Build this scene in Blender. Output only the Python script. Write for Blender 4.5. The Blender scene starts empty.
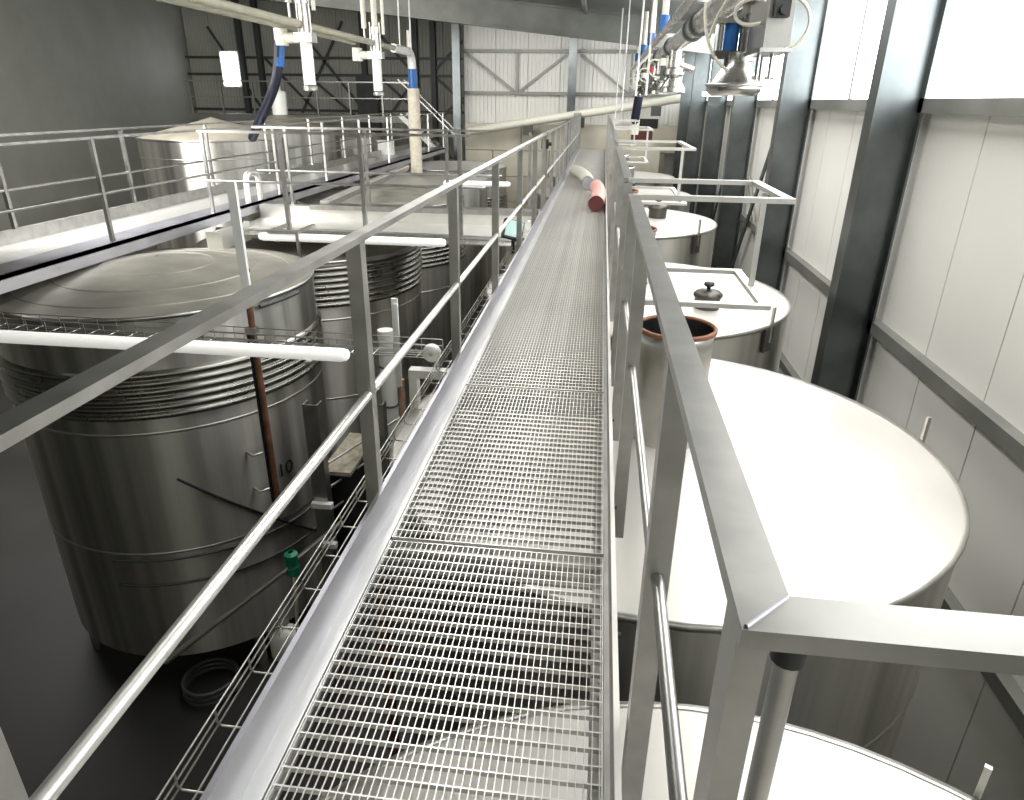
import bpy, bmesh, math, random
from mathutils import Vector, Matrix
random.seed(4)
PI = math.pi
scene = bpy.context.scene
COL = scene.collection

# ------------------------------------------------------------------ camera
cam_d = bpy.data.cameras.new('camera')
cam = bpy.data.objects.new('camera', cam_d); COL.objects.link(cam)
cam_d.sensor_fit = 'HORIZONTAL'; cam_d.sensor_width = 36.0
cam_d.lens = 683.726 * 36.0 / 1024.0
cam_d.clip_start = 0.02; cam_d.clip_end = 200
def cam_matrix(pitch, yaw, roll, loc):
    cy, sy, cp, sp = math.cos(yaw), math.sin(yaw), math.cos(pitch), math.sin(pitch)
    fwd = Vector((-sy*cp, cy*cp, -sp)); right = Vector((cy, sy, 0)); down = fwd.cross(right)
    cr, sr = math.cos(roll), math.sin(roll)
    r2 = cr*right + sr*down; d2 = -sr*right + cr*down
    m = Matrix((r2, -d2, -fwd)).transposed().to_4x4(); m.translation = loc
    return m
cam.matrix_world = cam_matrix(math.radians(23.6749), math.radians(6.7638), math.radians(-0.7207), Vector((0, 0, 1.504)))
scene.camera = cam

# ------------------------------------------------------------------ world, lights, exposure
w = bpy.data.worlds.new('overcast_sky'); scene.world = w; w.use_nodes = True
bg = w.node_tree.nodes['Background']
bg.inputs[0].default_value = (0.93, 0.97, 1.0, 1); bg.inputs[1].default_value = 0.9
scene.view_settings.view_transform = 'Standard'; scene.view_settings.look = 'None'
scene.view_settings.gamma = 1.0; scene.view_settings.use_curve_mapping = False
scene.view_settings.exposure = 0.0
def area(name, loc, sx, sy, power, rot=(0, 0, 0), col=(1, 1, 1)):
    l = bpy.data.lights.new(name, 'AREA'); l.shape = 'RECTANGLE'; l.size = sx; l.size_y = sy
    l.energy = power; l.color = col
    o = bpy.data.objects.new(name, l); o.location = loc; o.rotation_euler = rot; COL.objects.link(o)
    return o
# area lamps under the closed roof: roof-light daylight and added fills
WARM = (1.0, 0.985, 0.96)
area('rooflight_daylight_right', (2.1, 11.5, 3.1), 1.2, 17.0, 500, (0, 0, 0), WARM)
area('added_fill_left', (-1.3, 8.5, 3.6), 1.0, 10.0, 330, (0, 0, 0), WARM)  # added fill over the walkway, brightens the right sides of the left tanks
area('added_fill_middle', (-6.3, 9.0, 4.1), 1.2, 8.0, 420, (math.radians(52), 0, 0), WARM)  # added fill, tilted to brighten the fronts of the tall tanks
area('added_fill_behind', (-1.2, -3.2, 3.3), 5.0, 1.4, 140, (math.radians(-35), 0, 0), WARM)  # unseen fill added behind the camera for grating bars and post fronts
area('rooflight_daylight_far', (-1.5, 22.0, 3.35), 5.0, 1.6, 150, (math.radians(25), 0, 0), WARM)
area('added_fill_outer_left', (-9.0, 12.0, 4.4), 3.0, 10.0, 1500, (math.radians(38), 0, 0), WARM)  # added fill, tilted to brighten the far left wall and tall tanks

# ------------------------------------------------------------------ materials
MATS = {}
def nodes_of(name):
    m = bpy.data.materials.new(name); m.use_nodes = True
    return m, m.node_tree.nodes, m.node_tree.links, m.node_tree.nodes['Principled BSDF']
def mat(name, col, rough=0.5, metal=0.0, noise=0.0, nscale=6.0, bump=0.0, col2=None, stretch=None, spots=None, emit=None, spec=None, aniso=False):
    m, N, L, b = nodes_of(name)
    b.inputs['Base Color'].default_value = (*col, 1); b.inputs['Roughness'].default_value = rough
    b.inputs['Metallic'].default_value = metal
    if aniso:   # circumferentially brushed sheet: highlights stretch up and down
        tg = N.new('ShaderNodeTangent'); tg.direction_type = 'RADIAL'; tg.axis = 'Z'
        L.new(tg.outputs['Tangent'], b.inputs['Tangent'])
        b.inputs['Anisotropic'].default_value = .93; b.inputs['Anisotropic Rotation'].default_value = .25
    if spec is not None: b.inputs['Specular IOR Level'].default_value = spec
    tc = N.new('ShaderNodeTexCoord'); src = tc.outputs['Object']
    if stretch:
        mp = N.new('ShaderNodeMapping'); mp.inputs['Scale'].default_value = stretch
        L.new(src, mp.inputs['Vector']); src = mp.outputs['Vector']
    out = None
    if noise or col2:
        n = N.new('ShaderNodeTexNoise'); n.inputs['Scale'].default_value = nscale; n.inputs['Detail'].default_value = 6
        L.new(src, n.inputs['Vector'])
        r = N.new('ShaderNodeValToRGB'); r.color_ramp.elements[0].position = 0.35; r.color_ramp.elements[1].position = 0.68
        c2 = col2 or tuple(max(0, c*(1-noise)) for c in col)
        r.color_ramp.elements[0].color = (*c2, 1); r.color_ramp.elements[1].color = (*col, 1)
        L.new(n.outputs['Fac'], r.inputs['Fac']); out = r.outputs['Color']
        rr = N.new('ShaderNodeMapRange'); rr.inputs['To Min'].default_value = max(0.03, rough-0.08); rr.inputs['To Max'].default_value = min(1, rough+0.08)
        L.new(n.outputs['Fac'], rr.inputs['Value']); L.new(rr.outputs['Result'], b.inputs['Roughness'])
        if bump:
            bp = N.new('ShaderNodeBump'); bp.inputs['Strength'].default_value = bump; bp.inputs['Distance'].default_value = 0.01
            L.new(n.outputs['Fac'], bp.inputs['Height']); L.new(bp.outputs['Normal'], b.inputs['Normal'])
    if spots:
        v = N.new('ShaderNodeTexVoronoi'); v.inputs['Scale'].default_value = spots[0]
        L.new(tc.outputs['Object'], v.inputs['Vector'])
        lt = N.new('ShaderNodeMath'); lt.operation = 'LESS_THAN'; lt.inputs[1].default_value = spots[1]
        L.new(v.outputs['Distance'], lt.inputs[0])
        mx = N.new('ShaderNodeMixRGB'); L.new(lt.outputs[0], mx.inputs['Fac'])
        if out: L.new(out, mx.inputs['Color1'])
        else: mx.inputs['Color1'].default_value = (*col, 1)
        mx.inputs['Color2'].default_value = (*spots[2], 1); out = mx.outputs['Color']
    if out: L.new(out, b.inputs['Base Color'])
    if emit:
        b.inputs['Emission Color'].default_value = (*emit[0], 1); b.inputs['Emission Strength'].default_value = emit[1]
    MATS[name] = m
    return m
STEEL = mat('brushed_steel', (.66, .65, .61), .34, 1.0, .16, 5, .05, stretch=(1, 1, 1))
RAILM = mat('rail_steel', (.50, .495, .47), .38, 1.0, .22, 9, .05)
BOXM = mat('grey_box_steel', (.36, .355, .33), .4, .9, .12, 5)
PIPES = mat('pipe_steel', (.46, .455, .43), .28, 1.0, .15, 6)
POTM = mat('dull_pot_metal', (.10, .095, .085), .38, .7, .2, 9)
LSTEEL = mat('light_steel', (.86, .85, .80), .4, .8, .12, 3, .03)
OLIVE = mat('shaded_kick_steel', (.30, .29, .24), .5, .7, .3, 5)  # darker copy of kick steel; shade of the right plate put into colour
HOOPM = mat('guard_hoop_steel', (.72, .71, .67), .42, .8, .15, 7)
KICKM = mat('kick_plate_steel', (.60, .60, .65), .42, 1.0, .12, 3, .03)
GRATE = mat('grating_steel', (.84, .83, .79), .38, .75, .15, 20)
TANKM = mat('tank_steel', (.68, .665, .61), .36, .95, .5, 1.5, .02, stretch=(3, 3, .06), aniso=True)  # colour streaks imitate vertical reflections on the shell
LIDM = mat('tank_lid_steel', (.66, .635, .585), .42, .45, .06, 1.5, spots=(2.3, .03, (.22, .2, .17)))
DULLLID = mat('dull_lid_steel', (.55, .53, .46), .5, .7, .28, 2.5)
CONEM = mat('dusty_cone_steel', (.50, .46, .37), .6, .3, .25, 2.5)
JACKET = mat('jacket_steel', (.30, .295, .265), .28, 1.0, .2, 3)
GALV = mat('galvanised_column', (.20, .22, .22), .34, 1.0, .4, 1.6, .03)
BEAM = mat('galvanised_beam', (.30, .305, .28), .5, .5, .35, 1.2, .03)
DARKS = mat('dark_steel', (.10, .105, .10), .5, .4, .2, 3)
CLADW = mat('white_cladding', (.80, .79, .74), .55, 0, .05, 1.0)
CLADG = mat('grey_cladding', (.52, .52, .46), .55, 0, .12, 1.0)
CONC = mat('beige_concrete', (.66, .62, .50), .85, 0, .14, 2.0, .15)
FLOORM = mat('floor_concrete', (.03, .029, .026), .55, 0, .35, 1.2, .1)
ROOFM = mat('roof_sheet', (.17, .18, .165), .6, .2, .2, 1.5)
WHITEP = mat('white_plastic', (.86, .86, .82), .35, 0, .05, 6)
LAMPW = mat('lit_tube_diffuser', (.9, .9, .86), .35, 0, emit=((1.0, .985, .92), .45))
CREAMD = mat('olive_cream_pipe', (.46, .44, .34), .4, 0, .2, 5)  # darker, olive-toned cream for the overhead pipes
IVORY = mat('ivory_tube', (.78, .76, .64), .35, 0, .06, 8)
RUST = mat('rust_brown', (.20, .085, .045), .7, 0, .5, 14, .1)
ORANGE = mat('orange_rust_paint', (.60, .24, .14), .6, 0, .35, 20, col2=(.42, .36, .28))
GASKET = mat('orange_rubber', (.30, .11, .05), .55, 0, .3, 10)
PINK = mat('pink_rubber', (.70, .36, .32), .5, 0, .1, 8)
DKRED = mat('dark_red_rubber', (.10, .02, .018), .6)
GREEN = mat('green_plastic', (.01, .22, .12), .4)
BLUE = mat('blue_plastic', (.01, .12, .40), .4, 0, .15, 8)
NAVY = mat('navy_rubber', (.006, .008, .024), .45)
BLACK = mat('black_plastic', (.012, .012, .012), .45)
RED = mat('red_plastic', (.45, .03, .02), .45)
TEAL = mat('teal_glass', (.36, .56, .52), .15)
WRAP = mat('beige_pipe_wrap', (.74, .68, .55), .8, 0, .2, 18, .2)
STONE = mat('beige_hose', (.50, .46, .36), .8, 0, .4, 16, .2)
PANE = mat('window_pane', (.9, .93, .95), .3, 0, emit=((.94, .97, 1.0), 6.0))
INK = mat('black_paint', (.01, .01, .01), .6)

# ------------------------------------------------------------------ mesh builder
WL = {}
class MB:
    def __init__(s): s.v = []; s.f = []; s.sm = []
    def add(s, vs, fs, smooth=False):
        n = len(s.v); s.v += [tuple(v) for v in vs]
        s.f += [tuple(i+n for i in f) for f in fs]; s.sm += [smooth]*len(fs); return s
    def box(s, lo, hi):
        (x0, y0, z0), (x1, y1, z1) = lo, hi
        return s.add([(x0,y0,z0),(x1,y0,z0),(x1,y1,z0),(x0,y1,z0),(x0,y0,z1),(x1,y0,z1),(x1,y1,z1),(x0,y1,z1)],
              [(0,3,2,1),(4,5,6,7),(0,1,5,4),(1,2,6,5),(2,3,7,6),(3,0,4,7)])
    def bar(s, p, q, w, h, up=(0, 0, 1)):
        p, q = Vector(p), Vector(q); d = (q-p).normalized(); u = Vector(up)
        if abs(d.dot(u)) > .99: u = Vector((0, 1, 0))
        sd = d.cross(u).normalized(); u = sd.cross(d)
        c = [sd*(a*w/2)+u*(b*h/2) for a, b in ((-1,-1),(1,-1),(1,1),(-1,1))]
        return s.add([p+k for k in c]+[q+k for k in c], [(0,1,2,3),(4,7,6,5),(0,4,5,1),(1,5,6,2),(2,6,7,3),(3,7,4,0)])
    def tube(s, pts, r, n=10, caps=True, smooth=True):
        pts = [Vector(p) for p in pts]; rs = r if isinstance(r, (list, tuple)) else [r]*len(pts)
        prev = None; rings = []
        for i, p in enumerate(pts):
            d = (pts[min(i+1, len(pts)-1)]-pts[max(i-1, 0)]).normalized()
            if prev is None:
                a = Vector((0, 0, 1)) if abs(d.z) < .9 else Vector((1, 0, 0)); u = d.cross(a).normalized()
            else: u = (prev-d*prev.dot(d)).normalized()
            prev = u; v = d.cross(u)
            rings.append([p+(u*math.cos(2*PI*k/n)+v*math.sin(2*PI*k/n))*rs[i] for k in range(n)])
        s.add([x for r_ in rings for x in r_], [(i*n+k, i*n+(k+1) % n, (i+1)*n+(k+1) % n, (i+1)*n+k) for i in range(len(pts)-1) for k in range(n)], smooth)
        if caps: s.add(rings[0], [tuple(range(n))[::-1]]); s.add(rings[-1], [tuple(range(n))])
        return s
    def lathe(s, prof, c=(0, 0, 0), n=48, sharp=False, axis=None, a0=0, a1=2*PI):
        full = abs(a1-a0-2*PI) < 1e-6; m = n if full else n+1
        def pt(r, z, k):
            a = a0+(a1-a0)*k/n; v = Vector((r*math.cos(a), r*math.sin(a), z))
            if axis: v = axis @ v
            return v+Vector(c)
        segs = [prof[i:i+2] for i in range(len(prof)-1)] if sharp else [prof]
        for sg in segs:
            vs = [pt(r, z, k) for r, z in sg for k in range(m)]
            fs = [(i*m+k, i*m+(k+1) % m, (i+1)*m+(k+1) % m, (i+1)*m+k) for i in range(len(sg)-1) for k in range(n)]
            s.add(vs, fs, True)
        return s
    def sheet(s, prof, z0, z1, fn):
        """profile of (u, depth) pairs swept between z0 and z1; fn maps (u, depth, z) to a point"""
        m = len(prof); vs = [fn(u, d, z0) for u, d in prof]+[fn(u, d, z1) for u, d in prof]
        return s.add(vs, [(i, i+1, m+i+1, m+i) for i in range(m-1)])
    def build(s, name, m, parent=None, kind=None, label=None, cat=None, group=None):
        off = WL.get(parent.name, Vector()) if parent else Vector()
        me = bpy.data.meshes.new(name)
        me.from_pydata([(v[0]-off.x, v[1]-off.y, v[2]-off.z) for v in s.v], [], s.f)
        me.polygons.foreach_set('use_smooth', s.sm); me.materials.append(m); me.update()
        o = bpy.data.objects.new(name, me); COL.objects.link(o)
        if parent: o.parent = parent; WL[o.name] = off
        tag(o, label, cat, group, kind); return o
def tag(o, label=None, cat=None, group=None, kind=None):
    if label: o['label'] = label
    if cat: o['category'] = cat
    if group: o['group'] = group
    if kind: o['kind'] = kind
    return o
def thing(name, label, cat, loc=(0, 0, 0), group=None):
    o = bpy.data.objects.new(name, None); COL.objects.link(o); o.location = loc; o.empty_display_size = .1
    WL[o.name] = Vector(loc); return tag(o, label, cat, group)
def struct(name, mb, m, parent=None): return mb.build(name, m, parent, None if parent else 'structure')
def copies(src, offs, parent):
    for d in offs:
        c = src.copy(); c.location = src.location+Vector(d); COL.objects.link(c); c.parent = parent
        WL[c.name] = WL[src.name]
def arc(c, r, a0, a1, n, fn):
    return [fn(c, r, a0+(a1-a0)*i/n) for i in range(n+1)]
def bez(p0, p1, p2, p3, n=12):
    p0, p1, p2, p3 = map(Vector, (p0, p1, p2, p3)); o = []
    for i in range(n+1):
        t = i/n; o.append(p0*(1-t)**3+p1*3*t*(1-t)**2+p2*3*t*t*(1-t)+p3*t**3)
    return o
def text(name, body, size, m, parent, mw, depth=.002):
    cu = bpy.data.curves.new(name, 'FONT'); cu.body = body; cu.size = size; cu.align_x = 'CENTER'; cu.align_y = 'CENTER'; cu.extrude = depth
    cu.materials.append(m)
    o = bpy.data.objects.new(name, cu); COL.objects.link(o)
    off = WL.get(parent.name, Vector()) if parent else Vector()
    mw = mw.copy(); mw.translation -= off
    dg = bpy.context.evaluated_depsgraph_get(); me = bpy.data.meshes.new_from_object(o.evaluated_get(dg))
    me.transform(mw); bpy.data.objects.remove(o); me.name = name
    o = bpy.data.objects.new(name, me); COL.objects.link(o); o.parent = parent; return o

FZ = -4.5
# ================================================================== SETTING
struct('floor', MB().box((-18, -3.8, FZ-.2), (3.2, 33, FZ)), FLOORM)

# roof: one closed sheet, falling towards the right
def roof_z(x): return 3.55-.105*x if x < 2.9 else 3.25
roof = None
r = MB()
def roof_strip(mb, x0, x1, y0, y1):
    z0, z1 = roof_z(x0)+.0, roof_z(x1)
    mb.add([(x0,y0,z0+.1),(x1,y0,z1+.1),(x1,y1,z1+.1),(x0,y1,z0+.1),(x0,y0,z0+.2),(x1,y0,z1+.2),(x1,y1,z1+.2),(x0,y1,z0+.2)],
       [(0,3,2,1),(4,5,6,7),(0,1,5,4),(1,2,6,5),(2,3,7,6),(3,0,4,7)])
roof_strip(r, -18, 3.2, -3.9, 33)
roof = struct('ceiling', r, ROOFM)
# rafters (I beams) across the hall
for yy, dz in ((13.2, .25), (20.0, 0)):
    rb = MB()
    for x0, x1 in ((-14, 2.75),):
        za, zb = roof_z(x0)+dz-.0, roof_z(x1)+dz
        for o_, ww, hh in ((-.0, .26, .035), (-.62, .26, .035)):
            rb.bar((x0, yy, za+o_), (x1, yy, zb+o_), ww, hh)
        rb.bar((x0, yy, za-.31), (x1, yy, zb-.31), .03, .6)
    struct('rafter' , rb, BEAM)
for k, xx in enumerate((-6.5, -4.4, -.6, 2.2)):
    struct('purlin', MB().bar((xx, -2, roof_z(xx)+.0), (xx, 26, roof_z(xx)+.0), .08, .16), BEAM)

# end wall, right of the column line: concrete below, white ribbed cladding above
EY = 26.0
wall_end = struct('wall_end', MB().box((-4.7, EY+.12, FZ), (3.2, EY+.3, 4.4)), CLADW)
pw = 1.12
prof = []
for k in range(8):
    u = k*.14; prof += [(u, 0), (u+.105, 0), (u+.115, .022), (u+.13, .022)]
prof.append((pw-.012, 0))
pan = MB().sheet(prof, .55, 4.35, lambda u, d, z: (-4.9+u, EY+d, z)).build('cladding_panel', CLADW, wall_end)
copies(pan, [(pw*k, 0, 0) for k in range(1, 7)], wall_end)
zz = .75
for row in range(6):
    for k in range(4):
        x0 = -4.8+k*2.0-(1.0 if row % 2 else 0); x1 = x0+1.97
        x0 = max(x0, -4.8); x1 = min(x1, 2.95)
        if x1-x0 > .1:
            MB().box((x0, EY-.55+random.uniform(-.008, .008), zz-.86), (x1, EY-.1, zz)).build('concrete_block', CONC, wall_end)
    zz -= .88
for z in (1.73, 3.04):
    struct('trim_1', MB().box((-4.9, EY-.16, z-.05), (2.9, EY-.02, z+.05)), BEAM, wall_end)
for x0, x1, za, zb in ((-4.75, -3.1, 2.95, 1.78), (-1.35, -2.95, 2.95, 1.78), (-.85, .75, 2.95, 1.78), (2.6, .95, 2.95, 1.78)):
    struct('diagonal_brace', MB().bar((x0, EY-.12, za), (x1, EY-.12, zb), .05, .07), BEAM, wall_end)
for x in (-3.02, .85): struct('strut', MB().box((x-.035, EY-.15, 1.75), (x+.035, EY-.05, 3.0)), BEAM, wall_end)
def hcol(name, x, y, zt, wf, dp, m, along='y', z0=FZ, t=.02):
    """H column; flanges wf wide, dp deep; along = direction across which the web runs"""
    mb = MB()
    if along == 'x':
        mb.box((x, y-wf/2, z0), (x+t, y+wf/2, zt)).box((x+dp-t, y-wf/2, z0), (x+dp, y+wf/2, zt)).box((x+t, y-t/2, z0), (x+dp-t, y+t/2, zt))
    else:
        mb.box((x-wf/2, y, z0), (x+wf/2, y+t, zt)).box((x-wf/2, y+dp-t, z0), (x+wf/2, y+dp, zt)).box((x-t/2, y+t, z0), (x+t/2, y+dp-t, zt))
    return struct(name, mb, m)
hcol('column', -1.11, EY-.85, 3.6, .26, .26, GALV)
hcol('column', -5.02, EY-.85, 4.1, .26, .26, GALV)

# farther, darker end of the left bay
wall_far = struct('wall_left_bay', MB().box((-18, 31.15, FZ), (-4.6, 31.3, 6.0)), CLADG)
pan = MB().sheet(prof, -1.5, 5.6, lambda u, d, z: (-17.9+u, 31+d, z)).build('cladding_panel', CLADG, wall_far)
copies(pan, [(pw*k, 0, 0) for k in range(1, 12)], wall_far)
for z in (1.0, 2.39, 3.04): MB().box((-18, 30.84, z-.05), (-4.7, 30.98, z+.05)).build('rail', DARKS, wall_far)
for x in (-15.4, -14.6, -10.05, -7.85, -7.1): MB().box((x-.1, 30.7, FZ), (x+.1, 30.95, 5.5)).build('post', DARKS, wall_far)
MB().box((-10.4, 30.6, -2), (-9.5, 30.95, 2.4)).build('dark_door', DARKS, wall_far)
for a, b in (((-16.8, 4.2), (-14.8, 1.0)), ((-14.4, 3.0), (-12.2, .8)), ((-13.2, 4.6), (-10.2, 1.0)), ((-10.9, 4.4), (-13.0, .9)), ((-12.6, 2.4), (-10.4, .6)),
             ((-9.6, 4.2), (-8.1, 2.6)), ((-9.4, 2.3), (-7.4, .6)), ((-7.2, 2.5), (-5.2, 4.3)), ((-7.2, .6), (-5.0, 2.2)), ((-7.0, 2.3), (-5.2, .8)), ((-9.2, .7), (-8, 2.2))):
    MB().bar((a[0], 30.88, a[1]), (b[0], 30.88, b[1]), .05, .1).build('brace', DARKS, wall_far)
win = struct('window_1', MB().box((-16.35, 30.7, 1.88), (-15.5, 30.8, 3.28)), WHITEP)
MB().box((-16.28, 30.66, 1.95), (-15.57, 30.69, 3.21)).build('pane', PANE, win)
struct('wall_step', MB().box((-4.95, EY+.1, FZ), (-4.75, 31.2, 5.0)), CLADG)
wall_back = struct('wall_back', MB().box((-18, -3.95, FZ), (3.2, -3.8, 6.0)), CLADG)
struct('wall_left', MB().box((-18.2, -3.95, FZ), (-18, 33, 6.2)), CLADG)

# right wall: cladding, window band, galvanised columns, rails and bracing
WX = 2.9
wall_right = struct('wall_right', MB().box((WX+.05, -3.9, FZ), (WX+.2, 26.2, 1.5)), CLADW)
for k in range(29):
    MB().box((WX, -3+k*1.0, FZ), (WX+.05, -3+k*1.0+.985, 1.46)).build('cladding_panel', CLADW, wall_right)
for z in (-2.0, -.55, 1.5):
    MB().box((WX-.1, -3, z-.06), (WX, 26, z+.06)).build('rail', BEAM, wall_right)
win2 = struct('window_2', MB().box((WX, -3, 1.46), (WX+.06, 26, 1.56)).box((WX, -3, 2.95), (WX+.06, 26, 3.3)), BEAM)
for k in range(14):
    y0 = -2.9+k*2.05
    MB().box((WX+.03, y0, 1.56), (WX+.05, y0+2.0, 2.95)).build('pane', PANE, win2)
    MB().box((WX, y0+2.0, 1.56), (WX+.06, y0+2.05, 2.95)).build('mullion', BEAM, win2)
for y in (7.1, 10.72, 14.4, 17.8, 21.3, 24.2):
    hcol('column', 2.4, y, 3.2, .22, .42, GALV, 'x')
for y0, y1 in ((10.9, 14.2), (14.6, 17.6)):
    struct('brace', MB().bar((2.75, y0, 2.6), (2.75, y1, -1.6), .12, .03, (1, 0, 0)), DARKS)
struct('brace', MB().bar((2.85, 10.6, -2.4), (2.85, 14.2, .2), .05, .05), BEAM)
# slanting duct in front of the end wall
duct = thing('slanting_duct', 'beige slanting duct pipe fixed along the end wall above the concrete blocks', 'duct', (-4.5, 25.2, .5))
MB().tube([(-4.6, 24.98, .5), (2.75, 24.98, 1.66)], .13, 12).build('pipe', IVORY, duct)
for t in (.28, .52, .86):
    x = -4.6+7.35*t; z = .5+1.16*t
    MB().box((x-.16, 24.9, z-.42), (x+.16, 25.14, z-.12)).build('bracket', DARKS, duct)

# ================================================================== CATWALK
GL, GR = -.692, .0946
YA, YB = -0.99, 25.0
cw = thing('catwalk', 'long straight steel grating catwalk with kick plates running to the end wall', 'walkway', (-.3, -.99, 0))
mb = MB().box((-.752, YA, -.06), (-.744, YB, .15)); mb.box((-.756, YA, .146), (-.740, YB, .152))
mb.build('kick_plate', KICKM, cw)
MB().box((-.744, YA, -.004), (GL-.004, YB, .004)).build('edge_flange', LSTEEL, cw)
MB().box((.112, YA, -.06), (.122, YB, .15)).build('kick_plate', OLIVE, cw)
MB().box((.110, YA, .1495), (.125, YB, .154)).build('kick_top_highlight', LSTEEL, cw)  # pale strip added to paint the plate's bright top edge
MB().box((GR+.002, YA, -.05), (.112, YB, -.002)).build('edge_flange', RAILM, cw)
MB().box((-.744, YA, -.06), (-.700, YB, -.05)).box((-.756, YA, -.2), (-.746, YB, -.06)).build('stringer', RAILM, cw)
MB().box((.06, YA, -.06), (.112, YB, -.05)).box((.112, YA, -.2), (.122, YB, -.06)).build('stringer', RAILM, cw)
cb = MB().box((-.744, -.03, -.14), (.112, .03, -.045)).build('cross_beam', RAILM, cw)
copies(cb, [(0, .55+1.52*k, 0) for k in range(1, 17)], cw); cb.location.y += .55
# grating panels
PITCH = .05; PL = 1.52
bar_me = None; nbar = 0
y = YA+.02; k = 0
while y < YB-.3:
    y1 = min(y+PL-.02, YB)
    wires = MB(); nw = 41 if y < 12 else 41
    for j in range(nw):
        x = GL+.008+(GR-GL-.016)*j/(nw-1)
        wires.add([(x-.0016, y, -.002), (x+.0016, y, -.002), (x+.0012, y, .002), (x-.0012, y, .002), (x-.0016, y1, -.002), (x+.0016, y1, -.002), (x+.0012, y1, .002), (x-.0012, y1, .002)],
                  [(0,1,2,3),(4,7,6,5),(0,4,5,1),(1,5,6,2),(2,6,7,3),(3,7,4,0)])
    o4 = [(GL, y), (GR, y), (GR, y1), (GL, y1)]; i4 = [(GL+.004, y+.004), (GR-.004, y+.004), (GR-.004, y1-.004), (GL+.004, y1-.004)]
    fr = [(*p, z) for z in (-.024, .002) for q in (o4, i4) for p in q]
    panel = MB().add(fr, [f for a in range(4) for b in [(a+1) % 4] for f in ((a, b, 8+b, 8+a), (4+b, 4+a, 12+a, 12+b), (8+a, 8+b, 12+b, 12+a), (b, a, 4+a, 4+b))]).build('grating_panel', GRATE, cw)
    wires.build('cross_wires', GRATE, panel, 'stuff')
    nb = int((y1-y)/PITCH)
    rest = MB()
    for i in range(nb+1):
        yy = y+.002+i*(y1-y-.004)/nb
        if y1 > .4 and nbar < 290:
            if bar_me is None:
                b0 = MB().box((GL+.004, -.0022, -.014), (GR-.004, .0022, .0015)).build('bearing_bar', GRATE, panel); bar_me = b0.data
                base_off = Vector(WL[cw.name]); b0.location.y = yy
            else:
                b1 = bpy.data.objects.new('bearing_bar', bar_me); COL.objects.link(b1); b1.parent = panel; b1.location = (0, yy, 0)
            nbar += 1
        else: rest.box((GL+.004, yy-.0022, -.014), (GR-.004, yy+.0022, .0015))
    if rest.v: rest.build('bearing_bars', GRATE, panel, 'stuff')
    y += PL; k += 1

# ---- railings
RZ = 1.1
def rail_bar(mb, p, q): return mb.bar(p, q, .05, .021)
def post(parent, x, y, z0, z1=RZ-.025):
    return MB().box((x-.025, y-.025, z0), (x+.025, y+.025, z1)).build('post', RAILM, parent)
lx = -.778
rl = thing('left_railing', 'near left handrail of flat steel with square posts and round mid rail', 'railing', (lx, 0, 0))
rail_bar(MB(), (lx+.005, -1.0, RZ-.0105), (lx+.005, 9.95, RZ-.0105)).build('top_rail', RAILM, rl)
lp = (.55, 2.165, 3.75, 5.33, 7.0, 8.6, 9.92)
for y in lp: post(rl, lx, y, -.2)
for a, b in zip((-1.0,)+lp, lp):
    MB().tube([(lx+.012, a+.025, .545), (lx+.012, b-.025, .545)], .0165, 14).build('mid_rail', LSTEEL, rl)
rl2 = thing('far_left_railing', 'far left handrail beyond the gate, with closely spaced posts', 'railing', (lx, 10.2, 0))
rail_bar(MB(), (lx+.005, 10.15, RZ-.0105), (lx+.005, 24.6, RZ-.0105)).build('top_rail', RAILM, rl2)
lp2 = [10.2+k*1.44 for k in range(11)]
for y in lp2: post(rl2, lx, y, -.2)
MB().tube([(lx+.012, 10.2, .545), (lx+.012, 24.6, .545)], .0165, 12).build('mid_rail', LSTEEL, rl2)
MB().box((lx-.2, 24.65, -.2), (lx+.05, 24.75, 1.15)).build('end_plate', RAILM, rl2)
clamp = MB().box((lx-.04, 9.943, .9), (lx+.05, 10.177, 1.02)).tube([(lx+.05, 10.06, .96), (lx+.09, 10.06, .96)], .03).build('gate_latch', BLACK)
tag(clamp, 'small black latch box on the gap between the two left railings', 'latch')

rx = .166
rr = thing('near_right_railing', 'near right handrail, flat steel, mitred at its front corner', 'railing', (rx, 2, 0))
t = MB()
xo, xi, y0 = rx+.025, rx-.025, .468
zt, zb = RZ, RZ-.02
# mitred corner: long run and short return share the diagonal joint
t.add([(xi, y0, zb), (xo, y0+.05, zb), (xo, 3.44, zb), (xi, 3.44, zb), (xi, y0, zt), (xo, y0+.05, zt), (xo, 3.44, zt), (xi, 3.44, zt)],
      [(0,3,2,1),(4,5,6,7),(0,1,5,4),(1,2,6,5),(2,3,7,6),(3,0,4,7)])
t.build('top_rail', RAILM, rr)
t = MB().add([(xi, y0, zb), (1.5, y0, zb), (1.5, y0+.05, zb), (xo, y0+.05, zb), (xi, y0, zt), (1.5, y0, zt), (1.5, y0+.05, zt), (xo, y0+.05, zt)],
      [(0,3,2,1),(4,5,6,7),(0,1,5,4),(1,2,6,5),(2,3,7,6),(3,0,4,7)])
t.build('return_rail', RAILM, rr)
MB().tube([(xi+.004, y0+.004, zt+.0005), (xo-.002, y0+.048, zt+.0005)], .0022, 6).build('weld_bead', KICKM, rr)
MB().box((xi, .478, -.2), (xi+.028, .528, RZ-.02)).build('post', RAILM, rr)
for y in (1.19, 2.5, 3.415): post(rr, rx, y, -.2)
for a, b, za, zb_ in ((.52, 1.165, .575, .61), (1.215, 2.475, .575, .575), (2.525, 3.39, .575, .575)):
    MB().tube([(rx, a, za), (rx, b, zb_)], .0135, 14).build('mid_rail', RAILM, rr)
for y in (.62, 1.6, 2.3, 3.1):
    MB().tube([(.122, y, .06), (.142, y, .06)], .008, 8).build('bolt', DARKS, rr)
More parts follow.
